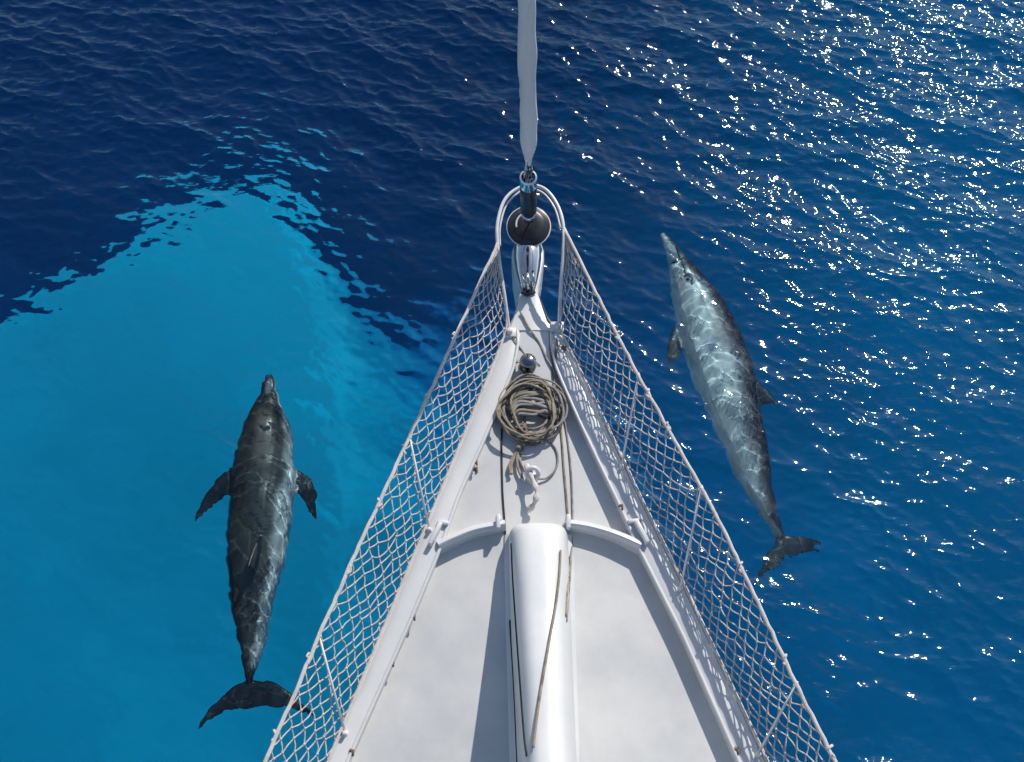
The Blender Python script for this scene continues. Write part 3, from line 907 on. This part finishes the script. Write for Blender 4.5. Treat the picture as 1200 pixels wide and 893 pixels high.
# ------------------------------------------------------------------ safety nets
def resample(P, n):
    P = [Vector(p) for p in P]
    L = [0.0]
    for a, b in zip(P[:-1], P[1:]): L.append(L[-1] + (b - a).length)
    out_ = []
    for k in range(n):
        d = L[-1] * k / (n - 1)
        i = min(max(j for j in range(len(L)) if L[j] <= d + 1e-9), len(P) - 2)
        out_.append(P[i].lerp(P[i + 1], (d - L[i]) / (L[i + 1] - L[i])))
    return out_
def make_net(label, top_px, edge_f, leg, rows, cells, seed):
    rn = random.Random(seed)
    top = [U(*a) for a in top_px]
    ext = top[0] + (top[0] - top[2]).normalized() * 1.5
    top = spline([ext] + top, 160)
    # slight scallop of the lifeline between the posts
    bot = [Vector((edge_f(y), y, CAP + .02)) for y in np.linspace(ext.y, Y_FORE, 40)] + [U(*a) for a in leg]
    n = cells * 2 + 1
    T, B = resample(top, n), resample(bot, n)
    # equalise so that the cross threads run square to the rope
    net = empty('safety_net', B[n // 2]); tag(net, label, 'net', 'safety nets along the lifelines')
    mb = MB(); mb.tube([p + Vector((rn.uniform(-.004, .004), rn.uniform(-.004, .004), rn.uniform(-.006, .006))) for p in resample(top, 110)], .0125, 8); mb.build('top_rope', white_rope, net)
    mb = MB(); mb.tube([p + Vector((0, 0, .006 + rn.uniform(0, .005))) for p in resample(bot, 90)], .008, 6); mb.build('foot_rope', white_rope, net)
    jit = {}
    def node(i, lev):
        """knot i along the net, lev in half rows from the foot rope (0) to the top rope (2*rows)"""
        if (i, lev) not in jit:
            v = lev / (2 * rows)
            p = B[i].lerp(T[i], v)
            e = 0.0 if lev in (0, 2 * rows) else 1.0
            step = (T[i] - B[i]).length / (2 * rows)
            p += Vector((rn.gauss(0, .22) * step, rn.gauss(0, .012), -0.10 * math.sin(math.pi * v) * (T[i] - B[i]).length + rn.gauss(0, .25) * step)) * e
            jit[(i, lev)] = p
        return jit[(i, lev)]
    for r_ in range(rows):
        for half in (0,):
            pts = []
            for i in range(n):
                lev = 2 * r_ + 1 + (1 if (i + r_) % 2 else -1)
                a = node(i, lev)
                pts.append(a)
            # a little slack between the knots
            fine = []
            for a, b in zip(pts[:-1], pts[1:]):
                fine += [a, a.lerp(b, .5) + Vector((rn.gauss(0, .0035), 0, -.006))]
            fine.append(pts[-1])
            mb = MB(); mb.tube(fine, .0046, 5)
            mb.build('net_cord', net_rope, net)
    # knots, one small lump where two cords meet
    mb = MB()
    for (i, lev), p in jit.items():
        if 0 < lev < 2 * rows and i < n - 4:
            mb.lathe(p - Vector((0, 0, .009)), (0, 0, 1), [(0, .002), (.004, .0085), (.013, .0085), (.018, .002)], 6)
    k = mb.build('knots', net_rope, net); k['kind'] = 'stuff'
    # lashings round the lifeline
    for k_ in range(9):
        i = int(n * (0.12 + 0.09 * k_)) + rn.randint(-2, 2)
        if i >= n: continue
        mb = MB(); mb.tube([T[i] + Vector((rn.uniform(-.02, .02), .018 * j - .03, .012 * math.sin(j * 2.4))) for j in range(5)], .009, 6); mb.build('lashing', white_rope, net)
    return net
make_net('white diamond safety net on the port lifeline over the turquoise shoal', left_top, XLo, [(593, 362, 1.41), (588, 330, 1.53), (583.5, 287, 1.66)], 11, 46, 3)
make_net('white diamond safety net on the starboard lifeline beside the rolled dolphin', right_top, XRo, [(656.5, 352, 1.46), (658.5, 318, 1.56), (660.5, 270, 1.70)], 12, 50, 5)

# ------------------------------------------------------------------ ropes on the deck
def rope(name, label, pts, rad, mat, lift=None, n=70, cat='rope', wob=.0):
    P = [on_deck(x, y, rad if lift is None else lift) for x, y in pts]
    P = spline(P, n)
    if wob: P = [p + Vector((random.gauss(0, wob), random.gauss(0, wob), 0)) for p in P]
    mb = MB(); mb.tube(P, rad, 7)
    o = mb.build(name, mat); tag(o, label, cat)
    return o
rope('deck_line', 'thin brown line running straight from the rope coil to the port side of the ridge', [(588, 486), (588, 530), (589, 575), (591, 606), (593, 640), (597, 720), (602, 800), (606, 893)], .0065, dark_rope)
rope('deck_line', 'black cord lying along the port shoulder of the white ridge', [(599, 637), (601, 680), (605, 740), (610, 810), (614, 862), (617, 886)], .006, dark_rope)
rope('deck_line', 'slack brown line falling across the starboard shoulder of the white ridge', [(657, 645), (656, 670), (652, 705), (645, 745), (637, 790), (630, 835), (625, 876)], .0075, tan_rope, lift=.02)
rope('deck_line', 'tan line leading aft past the breakwater to the starboard foot of the ridge', [(652, 462), (657, 500), (661, 550), (665, 600), (667, 650), (665, 690), (663, 722)], .0075, tan_rope)
rope('deck_line', 'pale line leading aft outside the tan line to the starboard foot of the ridge', [(655, 458), (663, 500), (669, 550), (671, 600), (670, 640), (667, 690), (664, 728)], .007, grey_rope)
rope('deck_line', 'dark line slanting across the bow platform towards the rope coil', [(610, 366), (620, 384), (632, 402), (641, 421), (649, 434), (651, 448), (648, 460)], .008, grey_rope)
rope('deck_line', 'ochre line hanging from the starboard pulpit foot to the rope coil', [(653, 398), (651.5, 415), (651, 432), (650, 448), (645, 464)], .009, tan_rope)
rope('deck_line', 'thin wire from the port pulpit foot to the windlass dome', [(597, 390), (604, 400), (613, 412), (619, 422)], .005, grey_rope)

def make_coil():
    rn = random.Random(21)
    c = on_deck(622, 484)
    coil = empty('rope_coil', c); tag(coil, 'coil of worn tan rope lying on the foredeck behind the windlass', 'rope coil')
    sx, sy = .225, .245
    def loop(kx, ky, ox, oy, ph, z, turns=1.0, rad=.0105, mat=tan_rope, name='rope_loop'):
        P = []
        m_ = int(44 * turns)
        for i in range(m_ + 1):
            a = ph + 2 * math.pi * turns * i / m_
            wv = 1 + .05 * math.sin(3 * a + ph * 2) + .03 * math.sin(5 * a + ph)
            P.append(Vector((c.x + ox + sx * kx * wv * math.cos(a), c.y + oy + sy * ky * wv * math.sin(a), c.z + z + .012 * math.sin(2 * a + ph * 3))))
        mb = MB(); mb.tube(P, rad, 7); mb.build(name, mat, coil)
    for i in range(12):
        loop(rn.uniform(.72, 1.03), rn.uniform(.76, 1.03), rn.uniform(-.04, .05), rn.uniform(-.035, .04), rn.uniform(0, 6.28), .012 + .009 * i, rn.uniform(.7, 1.2), rn.uniform(.007, .0105), tan_rope if i % 3 else grey_rope)
    loop(.62, .86, .085, -.03, 1.0, .04, .9, .011)
    # inner bundle sagging across the coil
    for i in range(8):
        y0 = .09 - .022 * i + rn.uniform(-.02, .02)
        P = [Vector((c.x - .19 + .03 * i * .4, c.y + y0 - .05, c.z + .03 + .006 * i)), Vector((c.x - .09, c.y + y0 + .02, c.z + .06)), Vector((c.x + .02, c.y + y0 + rn.uniform(-.01, .05), c.z + .07)), Vector((c.x + .11, c.y + y0 + rn.uniform(-.03, .05), c.z + .06)), Vector((c.x + .19, c.y + y0 - .03, c.z + .03))]
        mb = MB(); mb.tube(spline(P, 26), rn.uniform(.011, .016), 7); mb.build('rope_strand', (grey_rope, tan_rope, grey_rope, dark_rope)[i % 4] if i != 3 else grey_rope, coil)
    # frapping turns at the foot of the coil and the falling tail
    k = on_deck(611, 507)
    for i in range(4):
        mb = MB(); mb.tube([k + Vector((.035 * math.cos(a), .03 * math.sin(a) - .012 * i, .05 + .02 * math.sin(a + i))) for a in np.linspace(0, 2 * math.pi, 16, endpoint=False)], .011, 7, closed=True); mb.build('frapping_turn', tan_rope, coil)
    for pts in ([(611, 508), (608, 520), (603, 534), (599, 546), (598, 556)], [(612, 508), (609, 522), (606, 535), (607, 548), (612, 560)], [(600, 556), (597, 548), (600, 538), (606, 528), (611, 515)], [(587, 488), (592, 500), (602, 508), (611, 510)]):
        mb = MB(); mb.tube(spline([on_deck(x, y, .03) for x, y in pts], 24), .0105, 7); mb.build('tail', tan_rope, coil)
    return coil
make_coil()
# single loop below the coil
P = [on_deck(632 + 22 * math.cos(a), 538 + 24 * math.sin(a), .012 + .008 * math.sin(a)) for a in np.linspace(R(-215), R(75), 40)]
P = [on_deck(606, 531, .03)] + P + [on_deck(627, 561, .04)]
mb = MB(); mb.tube(spline(P, 90), .0075, 7); o = mb.build('rope_bight', grey_rope); tag(o, 'single loose loop of grey rope beside the white mooring eye', 'rope')
